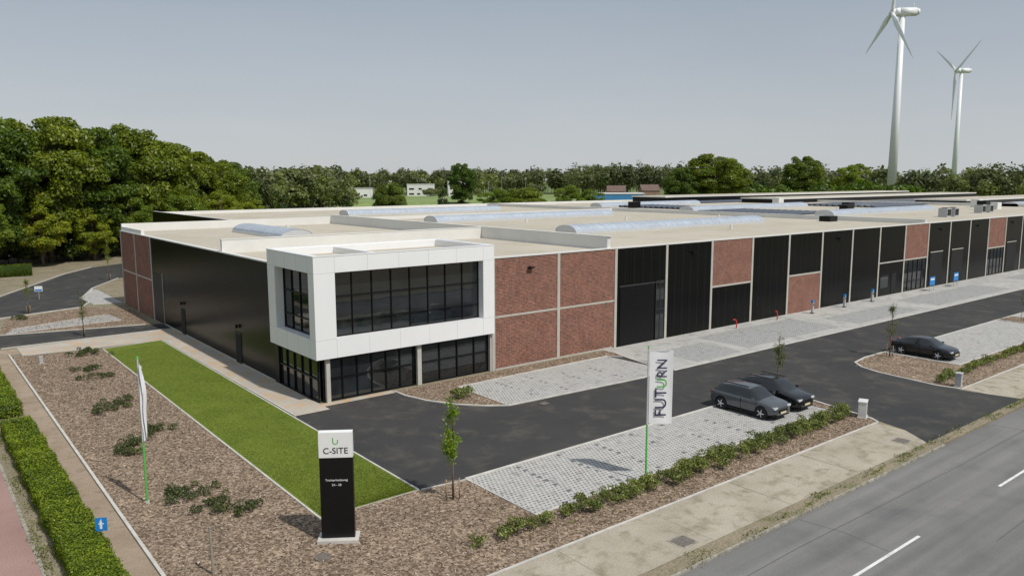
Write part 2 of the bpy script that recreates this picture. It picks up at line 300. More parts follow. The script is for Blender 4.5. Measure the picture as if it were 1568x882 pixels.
# ------------------------------------------------------------------ chips & weeds
def inpoly(x,y,P):
    c=np.zeros(len(x),bool); n=len(P)
    for i in range(n):
        x1,y1=P[i];x2,y2=P[(i+1)%n]
        t=((y1>y)!=(y2>y))&(x<(x2-x1)*(y-y1)/(y2-y1+1e-12)+x1); c^=t
    return c
def orient_quads(C,Nn,su,sv,spin=True):
    n=len(C); Nn=Nn/np.linalg.norm(Nn,axis=1,keepdims=True)
    r=rng.normal(size=(n,3)); u=np.cross(Nn,r); u/=np.linalg.norm(u,axis=1,keepdims=True)+1e-9; v=np.cross(Nn,u)
    su=np.asarray(su).reshape(-1,1); sv=np.asarray(sv).reshape(-1,1)
    V=np.empty((n,4,3)); V[:,0]=C-u*su; V[:,1]=C-v*sv; V[:,2]=C+u*su; V[:,3]=C+v*sv
    return V.reshape(-1,3)
def scatter(P,n):
    A=np.array(P); x=rng.uniform(A[:,0].min(),A[:,0].max(),n); y=rng.uniform(A[:,1].min(),A[:,1].max(),n); k=inpoly(x,y,P); return x[k],y[k]
Vs=[]
for P,n in ((bedA,110000),(bedB,8000),(bedC,16000),(bedD,6000)):
    x,y=scatter(P,n); C=np.stack([x,y,rng.uniform(.025,.06,len(x))],1)
    Nn=rng.normal(size=(len(x),3))*.4+np.array([0,0,1.]); Vs.append(orient_quads(C,Nn,rng.uniform(.03,.08,len(x)),rng.uniform(.015,.04,len(x))))
V=np.vstack(Vs); me=quads_mesh('wood_chips',V,[0]*(len(V)//4),[randmat('wood_chip',[(.11,.08,.056),(.225,.17,.125),(.33,.255,.195),(.47,.39,.31)])]); link(bpy.data.objects.new('wood_chips',me))
n=60000; yy=-14.55+38*rng.random(n)**2.0; xx=rng.uniform(-6.68,-2.42,n); C=np.stack([xx,yy,rng.uniform(.03,.06,n)],1)
V=orient_quads(C,rng.normal(size=(n,3))*np.array([1,1,.4]),rng.uniform(.015,.04,n),rng.uniform(.006,.012,n))
link(bpy.data.objects.new('lawn_blades',quads_mesh('lawn_blades',V,[0]*n,[leafmat('grass_blade',(.08,.12,.012),(.135,.18,.02),(.21,.23,.04),.2,.5,0)])))
xs=[];ys=[]
for _ in range(170):
    cx=rng.uniform(-14,100); cy=-25.8+rng.normal()*.18; k=int(rng.uniform(6,40)); xs+=list(cx+rng.normal(size=k)*.3); ys+=list(cy+rng.normal(size=k)*.08)
for _ in range(60):
    cy=rng.uniform(-20,40); cx=-15.65+rng.normal()*.1; k=int(rng.uniform(15,60)); xs+=list(cx+rng.normal(size=k)*.12); ys+=list(cy+rng.normal(size=k)*.4)
for _ in range(90):
    cx=rng.uniform(-12,20); cy=rng.uniform(-22,-20) if cx>-1 else rng.uniform(-21,20); 
    if cx>-7 and cy>-15: continue
    k=int(rng.uniform(3,12)); xs+=list(cx+rng.normal(size=k)*.1); ys+=list(cy+rng.normal(size=k)*.1)
xs=np.array(xs);ys=np.array(ys); C=np.stack([xs,ys,rng.uniform(.0,.09,len(xs))],1)
V=orient_quads(C,rng.normal(size=(len(xs),3)),rng.uniform(.03,.07,len(xs)),rng.uniform(.012,.03,len(xs)))
link(bpy.data.objects.new('kerb_weeds',quads_mesh('kerb_weeds',V,[0]*(len(V)//4),[M_leafL])))
# ------------------------------------------------------------------ building
H=7.87; B=empty('warehouse_building'); L0=12.88; XE=240.0; RX=13.2
mats=[M_cladX,M_brickX,M_col,M_glass,M_black,M_roof,M_cope,M_fire,M_dark,M_cladY,M_brickY]
b=MB()
b.box(L0,XE,.10,48.3,0,H-.14,8); b.box(.1,L0,6.8,48.3,0,H-.14,8); b.box(RX,XE,48.35,88,0,H-.14,8)
b.build('core_walls',mats,B)
b=MB()
def bay(x0,x1,top,bot,zm=3.75):
    c={'k':0,'b':1,'g':3}
    if top==bot: b.box(x0,x1,.0,.098,0,H-.1,c[top])
    else:
        b.box(x0,x1,.0,.098,zm+.08,H-.1,c[top])
        b.box(x0,x1,.0 if bot!='g' else .06,.098,0,zm-.08,c[bot])
        b.box(x0,x1,-.03,.098,zm-.08,zm+.08,2)
def bandl(x0,x1,zm=3.75): b.box(x0,x1,-.02,-.001,zm-.07,zm+.07,2)
pat=['kd','k','bk','k','kb','k','k','kk','bg','kD','kD','k','bg','kD','k','kb','k','bk','k','kd','k','bg']
bay(L0+.15,L0+6,'b','b'); bay(L0+6,L0+12,'b','b'); bandl(L0+.1,L0+5.9); bandl(L0+6.1,L0+11.9)
nb=int((XE-L0-12)/6)
for i in range(nb):
    x0=L0+12+6*i; x1=x0+6; t=pat[i%len(pat)]
    if t in('k','kd','kD'): bay(x0,x1,'k','k')
    elif t=='kk': bay(x0,x1,'k','k'); bandl(x0+.1,x1-.1)
    else: bay(x0,x1,t[0],t[1])
    if t=='kd':
        b.box(x0+.5,x0+4.5,-.035,-.002,0.02,4.75,4); b.box(x0+.4,x0+4.6,-.07,-.036,4.75,4.87,11)
        for k in range(30): b.box(x0+.55,x0+4.45,-.05,-.036,.08+k*.155,.15+k*.155,4)
        b.box(x0+4.75,x0+5.75,-.03,-.002,.1,4.9,3)
        for z in (.1,1.3,2.5,3.7,4.85): b.box(x0+4.7,x0+5.8,-.06,-.031,z,z+.06,11)
        for xx in (4.7,5.2,5.75): b.box(x0+xx,x0+xx+.06,-.063,-.032,.1,4.9,11)
    if t in('kD',):
        b.box(x0+.8,x0+4.2,-.03,-.002,.02,4.2,8); b.box(x0+.8,x0+4.2,-.045,-.031,4.2,4.3,2)
    if t=='kk': b.box(x0+3.2,x0+4.3,-.03,-.021,.02,2.4,8); b.box(x0+.6,x0+2.4,-.03,-.021,.9,2.4,3)
    if t in('bg',):
        for xx in np.arange(x0+.1,x1,1.18): b.box(xx,xx+.07,.0,.058,.0,3.66,4)
        for z in (.05,1.1,2.3,3.55): b.box(x0+.1,x1-.1,.005,.057,z,z+.07,4)
for i in range(nb+3):
    x=L0+6*i; b.box(x-.13,x+.13,-.05,-.0,0,H-.05,2)
b.box(L0+.0,XE,-.06,.3,H-.05,H+.03,6)
b.box(L0+.2,24.6,-.04,.0,.0,.12,2)
M_frame=plain('grey_frame',(.030,.031,.033),.5,0,.1)
mats.append(M_frame)
b.build('front_facade',mats,B)
b=MB()
b.box(0,.098,6.74,36.41,.0,H-.1,9); b.box(0,.098,36.41,48.35,0,H-.1,10)
for y in (36.41,42.4,48.25): b.box(-.05,0,y-.13,y+.13,0,H-.05,2)
b.box(-.03,-.001,36.6,48.1,3.68,3.82,2); b.box(-.06,.3,6.74,48.41,H-.05,H+.03,6)
b.box(-.02,-.001,33.0,36.2,.02,4.6,4); 
for k in range(24): b.box(-.035,-.021,33.1,36.1,.1+k*.18,.2+k*.18,11)
b.box(-.04,-.001,32.9,33.0,0,4.7,2); b.box(-.04,-.001,13.0,14.0,.02,2.25,4); b.box(-.05,-.04,13.05,13.95,.1,2.15,8); b.box(-.045,-.001,14.0,14.05,0,2.3,11); b.box(-.045,-.001,12.95,13.0,0,2.3,11)
b.box(-.03,-.001,26.5,27.5,.02,2.25,8)
b.box(-.02,-.0,6.8,36.3,-.01,.1,2)
b.box(-.05,RX,48.36,48.4,0,H,10)
for y in (13.5,27): b.box(-.22,-.05,y-.1,y+.1,2.6,2.85,4)
b.build('side_facade',mats,B)
b=MB()
b.flat(rect(.28,24,6.9,16.4),H-.12,5); b.flat(rect(.28,24,16.7,48.1),H-.12,5); b.flat(rect(13,24,.3,6.9),H-.12,5)
b.flat(rect(24.4,XE,.28,88),H-.12,5); b.flat(rect(RX,24.4,48.5,88),H-.12,5)
b.box(24.0,24.35,.1,48.0,H-.14,8.78,7); b.box(.1,24.0,16.4,16.7,H-.14,8.75,7); b.box(.1,24.35,48.0,48.35,H-.14,8.6,7)
b.box(23.97,24.38,-.02,48.0,8.78,8.83,6); b.box(.07,23.97,16.37,16.73,8.75,8.80,6)
b.box(.1,.4,40.0,48,H-.14,8.3,7)
b.box(RX,RX+.3,48.35,88,H-.14,H+.5,7); b.box(RX,XE,87.7,88,H-.14,H+.35,7); b.box(24.4,78,52,52.3,H-.14,H+.3,7)
b.box(RX-.1,RX-.01,48.4,88,0,H+.45,9)
for x in (78.0,150.0): b.box(x,x+.35,.1,88,H-.14,8.3,7)
for (xa,xb,ya,yb,zt) in ((150.5,239,24,34,8.9),(135,239,56,66,8.9),(120,239,76,86,9.2)):
    b.box(xa,xb,ya,yb,H-.13,zt-.25,4); b.box(xa-.2,xb+.2,ya-.2,yb+.2,zt-.25,zt,7); b.flat(rect(xa,xb,ya,yb),zt+.01,5)
for (x,y,h) in ((128,12,1.6),(133,12,1.2),(141,18,1.5),(160,10,2.0),(171,14,1.6),(146,8,1.1),(182,9,1.8),(108,26,1.0),(118,31,1.1),(74,10,.7),(90,58,1.2),(125,50,1.5)): b.box(x,x+1.8,y,y+1.5,H-.13,H-.13+h,7 if x%2 else 4)
for x,y in ((52,9),(58,30),(44,34),(70,24),(15,40),(112,30),(7,12),(30,26)): b.cyl((x,y,H-.13),(x,y,H+.4),.14,.14,10,6)
b.build('flat_roof',mats,B)
b=MB(); W=0;S=1
x0,x1,y0,y1,z0,z1=-.25,12.79,-.25,6.74,2.71,8.76; t=.62
b.box(x0,x1,y0,y0+t,z0,3.85,W); b.box(x0,x1,y0,y0+t,7.78,z1,W); b.box(x0,1.08,y0,y0+t,3.85,7.78,W); b.box(11.87,x1,y0,y0+t,3.85,7.78,W)
b.box(x0,x0+t,y0+t,y1,z0,3.85,W); b.box(x0,x0+t,y0+t,y1,7.78,z1,W); b.box(x0,x0+t,y0+t,.54,3.85,7.78,W); b.box(x0,x0+t,5.56,y1,3.85,7.78,W)
b.box(x1-.45,x1,y0+t,y1,z0,z1,W); b.box(x0+t,x1-.45,y1-.4,y1,z0,z1,W); b.box(x0+t,x1-.45,y0+t,y1-.4,z0,3.2,W)
b.build('office_box_frame',[M_white,M_seam],B)
b=MB()
for x in (1.08,3.24,5.40,7.56,9.72,11.87): 
    b.box(x-.006,x+.006,y0-.002,y0+.01,z0+.01,3.84); b.box(x-.006,x+.006,y0-.002,y0+.01,7.79,z1-.03)
for z in (3.85,7.78):
    b.box(x0+.01,1.07,y0-.002,y0+.01,z-.006,z+.006); b.box(11.88,x1-.01,y0-.002,y0+.01,z-.006,z+.006)
    b.box(x0-.002,x0+.01,y0+.01,.53,z-.006,z+.006); b.box(x0-.002,x0+.01,5.57,y1-.01,z-.006,z+.006)
for y in (.54,2.2,3.9,5.56):
    b.box(x0-.002,x0+.01,y-.006,y+.006,z0+.01,3.84); b.box(x0-.002,x0+.01,y-.006,y+.006,7.79,z1-.03)
b.build('panel_joints',[M_seam],B)
b=MB(); b.box(x0+t,x1-.45,y0+t,y1-.4,8.1,8.3,0); b.box(4.2,4.5,y0+t,y1-.4,8.3,8.7,1) ; b.box(x0-.02,x1+.02,y0-.02,y0+.3,z1,z1+.04,1); b.box(x0-.02,x0+.3,y0+.3,y1+.02,z1,z1+.04,1); b.box(x1-.3,x1+.02,y0+.3,y1+.02,z1,z1+.04,1); b.box(x0+.3,x1-.3,y1-.3,y1+.02,z1,z1+.04,1)
b.build('office_roof',[M_roof,M_white],B)
b=MB(); G,K,D,C_=0,1,2,3
for i in range(8):
    xa=1.0+i*10.95/8; o_=random.uniform(-.004,.004); b.box(xa+.001,xa+10.95/8-.001,.36+o_,.42,3.8,7.85,G)
b.box(.36,.42,.5,5.6,3.8,7.85,G)
for i in range(9):
    x=1.08+i*(10.79/8); b.box(x-.03,x+.03,.29,.352,3.86,7.77,K)
for z in (3.86,4.75,6.25,7.7): b.box(1.09,11.86,.27,.351,z,z+.06,K)
for i in range(5):
    y=.54+i*(5.02/4); b.box(.29,.358,y-.03,y+.03,3.86,7.77,K)
for z in (3.86,4.75,6.25,7.7): b.box(.27,.357,.55,5.55,z,z+.06,K)
b.box(.35,12.7,.30,.36,.0,2.7,G); b.box(.15,.21,.36,6.1,.0,2.7,G)
for x in (.35,1.6,2.6,3.6,4.6,5.6,6.6,7.2,8.6,10.0,11.4,12.6): b.box(x-.04,x+.04,.22,.298,0,2.7,K)
for z in (.0,1.35,2.5): b.box(.36,12.65,.2,.297,z,z+.08,K)
for y in (.4,1.55,2.7,3.85,5.0,6.1): b.box(.06,.148,y-.04,y+.04,0,2.7,K)
for z in (.0,1.35,2.5): b.box(.04,.147,.4,6.1,z,z+.08,K)
b.box(.45,.70,-.02,.2,0,2.71,C_); b.box(6.75,7.05,-.02,.19,0,2.71,C_); b.box(12.60,12.88,-.0,.6,0,2.71,C_)
b.box(0,.1,6.1,6.74,0,2.71,K)
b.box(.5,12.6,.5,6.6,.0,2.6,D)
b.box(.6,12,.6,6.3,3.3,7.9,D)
b.build('office_glazing',[M_glass,M_black,M_dark,M_col],B)
def vault_x(b,x0,x1,yc,w,h,z):
    n=10; P=[(yc-w/2*math.cos(math.pi*i/n),z+.25+h*math.sin(math.pi*i/n)) for i in range(n+1)]
    b.box(x0,x1,yc-w/2-.06,yc+w/2+.06,z-.05,z+.25,1)
    for i in range(n): b.poly([(x0,*P[i]),(x0,*P[i+1]),(x1,*P[i+1]),(x1,*P[i])],0)
    b.poly([(x0,*p) for p in P],1); b.poly([(x1,*p) for p in P][::-1],1)
    x=x0
    while x<=x1+.01:
        for i in range(n):
            a=P[i];c=P[i+1]; s=1.02
            f=lambda q:(yc+(q[0]-yc)*s, z+.25+(q[1]-z-.25)*s)
            A,Cc=f(a),f(c); b.poly([(x-.05,*A),(x-.05,*Cc),(x+.05,*Cc),(x+.05,*A)],1)
        x+=1.05
b=MB(); zr=H-.12
for (a,c,y) in ((34,66,15.7),(34.5,66,41.5),(35,64,66.5),(88,121,18.8),(86,121,42.5),(88,118,66),(150,200,16)): vault_x(b,a,c,y,3.0,.62,zr)
b.build('barrel_skylight',[M_poly,M_alu],B,smooth=False)
b=MB(); vault_x(b,0,13,0,3.0,.62,zr); o=b.build('barrel_skylight_small',[M_poly,M_alu],B); o.location=(10.5,27,0); o.rotation_euler=(0,0,math.pi/2)
b=MB()
for (xa,xb,ya,yb) in ((84,97,23,39),(92,102,47,64),(126,148,30,46),(155,235,36,50),(122,150,68,76)):
    for r in range(int((yb-ya)/1.3)):
        y=ya+r*1.3; b.poly([(xa,y,zr+.12),(xb,y,zr+.12),(xb,y+1.15,zr+.36),(xa,y+1.15,zr+.36)],0); b.poly([(xa,y+1.15,zr),(xb,y+1.15,zr),(xb,y+1.15,zr+.36),(xa,y+1.15,zr+.36)][::-1],0)
b.build('solar_panels',[M_solar],B)
b=MB()
for x,y in ((97,5.5),(99.5,5.5),(115,7.7),(118,7.7),(150,12)):
    b.box(x,x+1.4,y,y+1.2,zr,zr+1.25,0); b.cyl((x+.7,y+.6,zr+1.25),(x+.7,y+.6,zr+1.33),.45,.45,14,1); b.box(x+.1,x+1.3,y-.01,y,zr+.2,zr+1.1,1)
b.build('rooftop_unit',[M_grey,M_black],B)
b=MB()
for x in (15.9,34,57.9,81.9,93,105): b.box(x,x+.5,-.28,-.05,6.95,7.05,0); b.box(x+.18,x+.32,-.05,0,6.85,7.1,0)
b.build('wall_lamps',[M_black],B)
# ------------------------------------------------------------------ trees
def lobes_leaves(centers,radii,per,size,flat=.8):
    Cs=[];Ns=[]
    for c,r in zip(centers,radii):
        n=max(4,int(per*r*r)); d=rng.normal(size=(n,3)); d/=np.linalg.norm(d,axis=1,keepdims=True); d[:,2]=np.where(d[:,2]<-.4,-d[:,2],d[:,2])
        rr=r*rng.uniform(.6,1.08,(n,1)); p=np.array(c)+d*rr*np.array([1,1,flat]); Cs.append(p); Ns.append(d+rng.normal(size=(n,3))*.6)
    C=np.vstack(Cs);Nn=np.vstack(Ns); s=size*rng.uniform(.6,1.3,len(C)); return orient_quads(C,Nn,s,s*rng.uniform(.5,.8,len(C)))
def make_tree(name,Ht,R,zb,nl,leaf,size,per,trunk=.4,top=0.0,rl=(.18,.34)):
    cz=(Ht+zb)/2; hz=(Ht-zb)/2; cs=[];rs=[]
    for i in range(nl):
        d=rng.normal(size=3); d/=np.linalg.norm(d); q=rng.uniform(.45,1.0)
        r=R*rng.uniform(*rl)
        x,y,z=d*q*np.array([R-r*.5,R-r*.5,hz-r*.5])
        if top: k=1-top*max(0,(z/hz)); x*=k;y*=k
        cs.append((x,y,cz+z)); rs.append(r)
    V=lobes_leaves(cs,rs,per,size)
    e=MB(); e.cyl((0,0,-.1),(0,0,zb+hz*.5),trunk,trunk*.5,10,1); e.cyl((0,0,zb+hz*.5),(.2,.1,Ht*.88),trunk*.5,.05,8,1)
    for i in range(0,nl,2):
        c=cs[i]; z=max(zb*.8,c[2]-R*.5-1.0*rng.random()); z=min(z,Ht*.8); e.cyl((0,0,z),c,trunk*.28,.04,6,1,False)
    return quads_mesh(name,V,[0]*(len(V)//4),[leaf,M_bark],e)
big=[make_tree('tree_mesh',23.5,9.2,2.2,105,M_leafA,.27,110,.5,0,(.14,.29)) for _ in range(3)]
brt=[make_tree('tree_mesh_b',20,7.4,1.5,75,M_leafB,.24,120,.4,0,(.15,.3)) for _ in range(2)]
def put(name,me,x,y,s=1,rot=None,sz=None,z=-.15):
    o=bpy.data.objects.new(name,me); o.location=(x,y,z); o.rotation_euler=(0,0,random.uniform(0,6.28) if rot is None else rot); o.scale=(s,s,sz or s); return link(o)
for x,y,s,k,sz in [(-14,92,.85,0,.88),(-7,98,.95,1,.95),(1,103,1.0,0,1.04),(8,107,1.0,2,.97),(15,113,1.0,1,1.02),(23,118,.95,0,.93),(31,124,.9,2,.84),(37,130,.85,1,.78),(-21,95,.9,2,.9),(-30,100,1,1,1),(10,128,1.1,0,1.06),(26,138,1.0,1,.95),(-16,110,1,0,1),(45,148,.85,0,.78)]:
    put('deciduous_tree',big[k],x,y,s,None,sz)
for x,y,s,sz in [(-10,88,.6,.62),(-2,120,1.25,1.18),(4,112,1.1,1.1),(-1,97,.55,.5),(24,110,.62,.62),(33,116,.6,.55),(-19,86,.7,.75),(41,124,.6,.5),(14,105,.6,.55),(7,101,.5,.45),(19,116,1.0,1.05),(-11,100,1.1,1.08)]:
    put('deciduous_tree',random.choice(brt),x,y,s,None,sz)
put('deciduous_tree',big[0],221,138,1.3,None,1.0); put('deciduous_tree',big[1],182,245,.8,None,.9); put('deciduous_tree',big[2],206,142,.75,None,.75)
for x,y,s,sz in [(75,123,.45,.56),(102,117,.8,.54),(109,114,.7,.5),(130,120,.7,.58),(138,118,.65,.52),(300,150,1.1,1.02),(340,150,1.1,.98),(420,190,1.4,1.08)]:
    put('deciduous_tree',random.choice(big+brt),x,y,s,None,sz)
cone=make_tree('cypress_mesh',11.5,2.0,.3,60,M_leafD,.2,150,.2,.55)
for x,y,s in [(45,115,1),(62,119,1),(86,116,1.02)]: put('columnar_tree',cone,x,y,s)
def belt(name,trees,leaf,per=340,ls=.125):
    Vs=[];e=MB()
    for (x,y,h,r) in trees:
        n=per; zb=h*.18; d=rng.normal(size=(n,3)); d/=np.linalg.norm(d,axis=1,keepdims=True); d[:,2]=np.abs(d[:,2])*np.where(rng.random(n)<.3,-1,1)
        lob=.82+.25*np.sin(d[:,0]*4+rng.uniform(0,6))*np.cos(d[:,2]*5+rng.uniform(0,6))
        p=np.array([x,y,(h+zb)/2])+d*np.array([r,r,(h-zb)/2])*(lob*rng.uniform(.7,1.05,n))[:,None]
        s=r*ls*rng.uniform(.6,1.4,n); Vs.append(orient_quads(p,d+rng.normal(size=(n,3))*.5,s,s*.7))
        e.cyl((x,y,-.15),(x,y,h*.6),min(.35,h*.04),.1,5,1,False)
    V=np.vstack(Vs); link(bpy.data.objects.new(name,quads_mesh(name,V,[0]*(len(V)//4),[leaf,M_bark],e)))
def arc(b0,b1,d0,d1,h0,h1,n,r=(4,7)):
    out=[]
    for i in range(n):
        a=math.radians(random.uniform(b0,b1)); d=random.uniform(d0,d1); out.append((-19+d*math.cos(a),-42+d*math.sin(a),random.uniform(h0,h1),random.uniform(*r)))
    return out
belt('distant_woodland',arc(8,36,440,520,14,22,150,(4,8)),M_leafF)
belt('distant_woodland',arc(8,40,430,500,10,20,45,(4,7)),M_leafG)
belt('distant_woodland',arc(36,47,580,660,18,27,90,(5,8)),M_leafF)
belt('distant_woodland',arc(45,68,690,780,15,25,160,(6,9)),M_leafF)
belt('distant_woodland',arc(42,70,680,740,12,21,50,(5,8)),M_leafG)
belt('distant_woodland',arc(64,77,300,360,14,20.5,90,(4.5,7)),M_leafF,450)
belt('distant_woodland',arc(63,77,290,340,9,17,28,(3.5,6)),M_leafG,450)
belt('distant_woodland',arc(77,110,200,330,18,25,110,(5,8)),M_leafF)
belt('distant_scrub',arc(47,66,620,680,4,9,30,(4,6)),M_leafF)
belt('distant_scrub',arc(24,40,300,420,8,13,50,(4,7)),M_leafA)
belt('woodland_understory',[(x,90+ (x+30)*.42+random.uniform(-3,6),random.uniform(2,4.5),random.uniform(1.8,3.0)) for x in np.linspace(-34,46,56)],M_leafD,500,.11)
belt('unseen_reflection_trees',[(random.uniform(-150,250),random.uniform(-100,-75),random.uniform(9,15),random.uniform(4,6)) for _ in range(70)],M_leafF)  # unseen row across the road, added only for reflections in the glass
def pol(a,d): a=math.radians(a); return (-19+d*math.cos(a),-42+d*math.sin(a))
sheet('meadow',[[pol(68,400),pol(68,680),pol(58,690),pol(46,680),pol(42,560),pol(46,400),pol(57,390)]],-.13,M_meadow)
sheet('canal_water',[[(70,290),(195,195),(212,215),(82,316)]],-.14,plain('water',(.16,.19,.20),.15,0,.1))
b=MB()
A_=[(60,318),(140,262),(230,212)]; 
for (p,q) in zip(A_,A_[1:]):
    dx,dy=q[0]-p[0],q[1]-p[1]; l=math.hypot(dx,dy); nx_,ny_=-dy/l,dx/l
    c=lambda P,o,z:(P[0]+nx_*o,P[1]+ny_*o,z)
    b.poly([c(p,0,-.14),c(q,0,-.14),c(q,9,3.0),c(p,9,3.0)]); b.poly([c(p,9,3.0),c(q,9,3.0),c(q,13,3.0),c(p,13,3.0)]); b.poly([c(p,13,3.0),c(q,13,3.0),c(q,22,-.14),c(p,22,-.14)])
b.build('canal_embankment',[M_meadow])
def young(name,x,y,h,leaf,n=700,stk=.025):
    e=MB(); e.cyl((0,0,0),(.03,.02,h*.55),.045,.03,8,1); e.cyl((.03,.02,h*.55),(0,.05,h*.95),.03,.008,6,1)
    cs=[];ls=[]
    for i in range(18):
        a=rng.uniform(0,6.28); z0=h*rng.uniform(.30,.85); l=rng.uniform(.25,.65)*(1.15-z0/h); tip=(math.cos(a)*l,math.sin(a)*l,z0+l*1.5)
        e.cyl((0,0,z0),tip,.014,.005,5,1,False)
        for k in range(n//18):
            q=rng.uniform(.15,1.1); cs.append(np.array([0,0,z0])*(1-q)+np.array(tip)*q+rng.normal(size=3)*.10)
    C=np.array(cs); s=rng.uniform(.03,.065,len(C)); V=orient_quads(C,rng.normal(size=(len(C),3)),s,s*.6)
    for sx in (-.28,.28): e.cyl((sx,0,0),(sx,0,.9),stk,stk,6,2)
    e.box(-.28,.28,-.008,.008,.78,.83,2)
    put(name,quads_mesh(name,V,[0]*(len(V)//4),[leaf,M_bark,M_stake],e),x,y,1,z=.01)
M_leafY=leafmat('young_leaves',(.13,.22,.02),(.22,.34,.03),(.32,.42,.06),.35,.35,0)
M_leafY2=leafmat('young_leaves_sparse',(.07,.10,.03),(.13,.17,.05),(.2,.22,.08),.3,.35,0)
young('young_tree',-1.7,-16.4,4.7,M_leafY,1900); young('young_tree',23.1,-15.6,4.1,M_leafY2,600); young('young_tree',38.4,-15.2,4.3,M_leafY2,600)
young('young_tree',-6.9,31.6,4.2,M_leafY2,500); young('young_tree',3,70.9,6,M_leafB,600); young('young_tree',62.8,-16,4.3,M_leafY2,600); young('young_tree',-9,47.5,4,M_leafB,600)
def shrub(name,x,y,r,h,leaf,n,size=.06,ell=1.0,rot=0):
    nl=14; cs=[(rng.normal()*r*.5*ell,rng.normal()*r*.45,h*rng.uniform(.25,.6)) for _ in range(nl)]; rs=[h*rng.uniform(.4,.62) for _ in range(nl)]
    V=lobes_leaves(cs,rs,n/(nl*(.5*h)**2),size); V[:,2]=np.maximum(V[:,2],.02)
    put(name,quads_mesh(name,V,[0]*(len(V)//4),[leaf]),x,y,1,rot,z=.015)
for x,y,r,e in [(-8.3,23.2,.8,1.2),(-9.2,15.2,.8,1.3),(-9.0,17.8,.7,1),(-10.1,6.4,.9,1.4),(-9.2,7.6,.7,1),(-11.1,-1.9,.8,1),(-10.3,-.6,.7,1),(-9.0,.8,.7,1.3),(-9.9,-9.4,.9,1.3),(-9.6,-11.2,.7,1.2),(-9.0,-12.2,.6,1.2),(-10.6,-8.8,.5,1),(-9.7,44.6,.9,1),(-8.0,24.6,.5,1)]:
    shrub('low_shrub',x,y,r*1.1,.40,M_leafS,1100,.042,e,random.uniform(-.5,.5))
shrub('low_shrub',7.3,-4.2,.5,.7,M_leafL,1100,.055)
def hedge_row(name,x0,x1,y,sp=.85,w=.28,grow=0):
    Vs=[]; x=x0
    while x<x1:
        k=rng.uniform(.75,1.15)*(1+grow*(x-x0)/(x1-x0)); nl=7; cx=x+rng.normal()*.08; cy=y+rng.normal()*.08
        cs=[(cx+rng.normal()*.2,cy+rng.normal()*.16,.36*k*rng.uniform(.5,1.2)) for _ in range(nl)]; rs=[.24*k*rng.uniform(.7,1.1) for _ in range(nl)]
        Vs.append(lobes_leaves(cs,rs,1300,.045)); x+=sp*rng.uniform(.8,1.2)
    V=np.vstack(Vs); V[:,2]=np.maximum(V[:,2],.03); link(bpy.data.objects.new(name,quads_mesh(name,V,[0]*(len(V)//4),[M_leafL])))
hedge_row('laurel_hedge',-3.2,22.2,-20.55,.8,.28,.25); hedge_row('laurel_hedge',33.4,80,-20.7,.7); hedge_row('laurel_hedge',2,22.1,-21.05,1.1,.28,.2)
def trimmed(name,x0,x1,y0,y1,h,n):
    c=MB(); c.box(x0+.1,x1-.1,y0+.1,y1-.1,0,h-.1,1)
    a1=(x1-x0)*(y1-y0); a2=h*(y1-y0); f=rng.random(n); P=np.empty((n,3)); Nn=np.zeros((n,3))
    tot=a1+2*a2+2*h*(x1-x0); u=rng.random(n); v=rng.random(n); s=f*tot
    t=s<a1; P[t]=np.stack([x0+u[t]*(x1-x0),y0+v[t]*(y1-y0),np.full(t.sum(),h)],1); Nn[t]=(0,0,1)
    for lo,hi,fx,nn in ((a1,a1+a2,x0,-1),(a1+a2,a1+2*a2,x1,1)):
        t=(s>=lo)&(s<hi); P[t]=np.stack([np.full(t.sum(),fx),y0+v[t]*(y1-y0),u[t]*h],1); Nn[t]=(nn,0,0)
    k=(tot-a1-2*a2)/2
    for lo,fy,nn in ((a1+2*a2,y0,-1),(a1+2*a2+k,y1,1)):
        t=(s>=lo)&(s<=lo+k); P[t]=np.stack([x0+u[t]*(x1-x0),np.full(t.sum(),fy),v[t]*h],1); Nn[t]=(0,nn,0)
    P+=rng.normal(size=(n,3))*.035; P[:,2]+=.05*np.sin(P[:,1]*1.7)+.03*np.sin(P[:,1]*4.1); P[:,0]+=.04*np.sin(P[:,1]*2.3)
    ss=rng.uniform(.025,.055,n); V=orient_quads(P,Nn+rng.normal(size=(n,3))*.55,ss,ss*.65)
    link(bpy.data.objects.new(name,quads_mesh(name,V,[0]*n,[M_leafH,M_leafD],c)))
trimmed('trimmed_hedge',-15.35,-14.05,-24,5.2,.75,52000); trimmed('trimmed_hedge',-15.3,-14.1,8.4,24,.75,18000); trimmed('trimmed_hedge',-15.3,-14.1,28,45,.8,9000)
trimmed('trimmed_hedge',-24,-4,84,85.5,1.6,9000)
# ------------------------------------------------------------------ text helper
def text(name,s,mat,M,width=None,parent=None,size=1,align='CENTER'):
    c=bpy.data.curves.new(name,'FONT'); c.body=s; c.size=size; c.align_x=align; c.extrude=.003; c.space_line=1.0
    o=bpy.data.objects.new(name+'_tmp',c); scene.collection.objects.link(o); bpy.context.view_layer.update()
    me=bpy.data.meshes.new_from_object(o.evaluated_get(bpy.context.evaluated_depsgraph_get())); bpy.data.objects.remove(o)
    me.materials.clear(); me.materials.append(mat)
    if width:
        xs=[v.co.x for v in me.vertices]; k=width/(max(xs)-min(xs))
        for v in me.vertices: v.co.x*=k; v.co.y*=k
    o=bpy.data.objects.new(name,me); link(o,parent); o.matrix_local=M; return o
def frame(origin,xa,ya):
    xa=Vector(xa).normalized();ya=Vector(ya).normalized();za=xa.cross(ya)
    M=Matrix((xa,ya,za)).transposed().to_4x4(); M.translation=Vector(origin); return M
T=empty('totem_sign',(-7.02,-16.75,0),math.radians(-34))
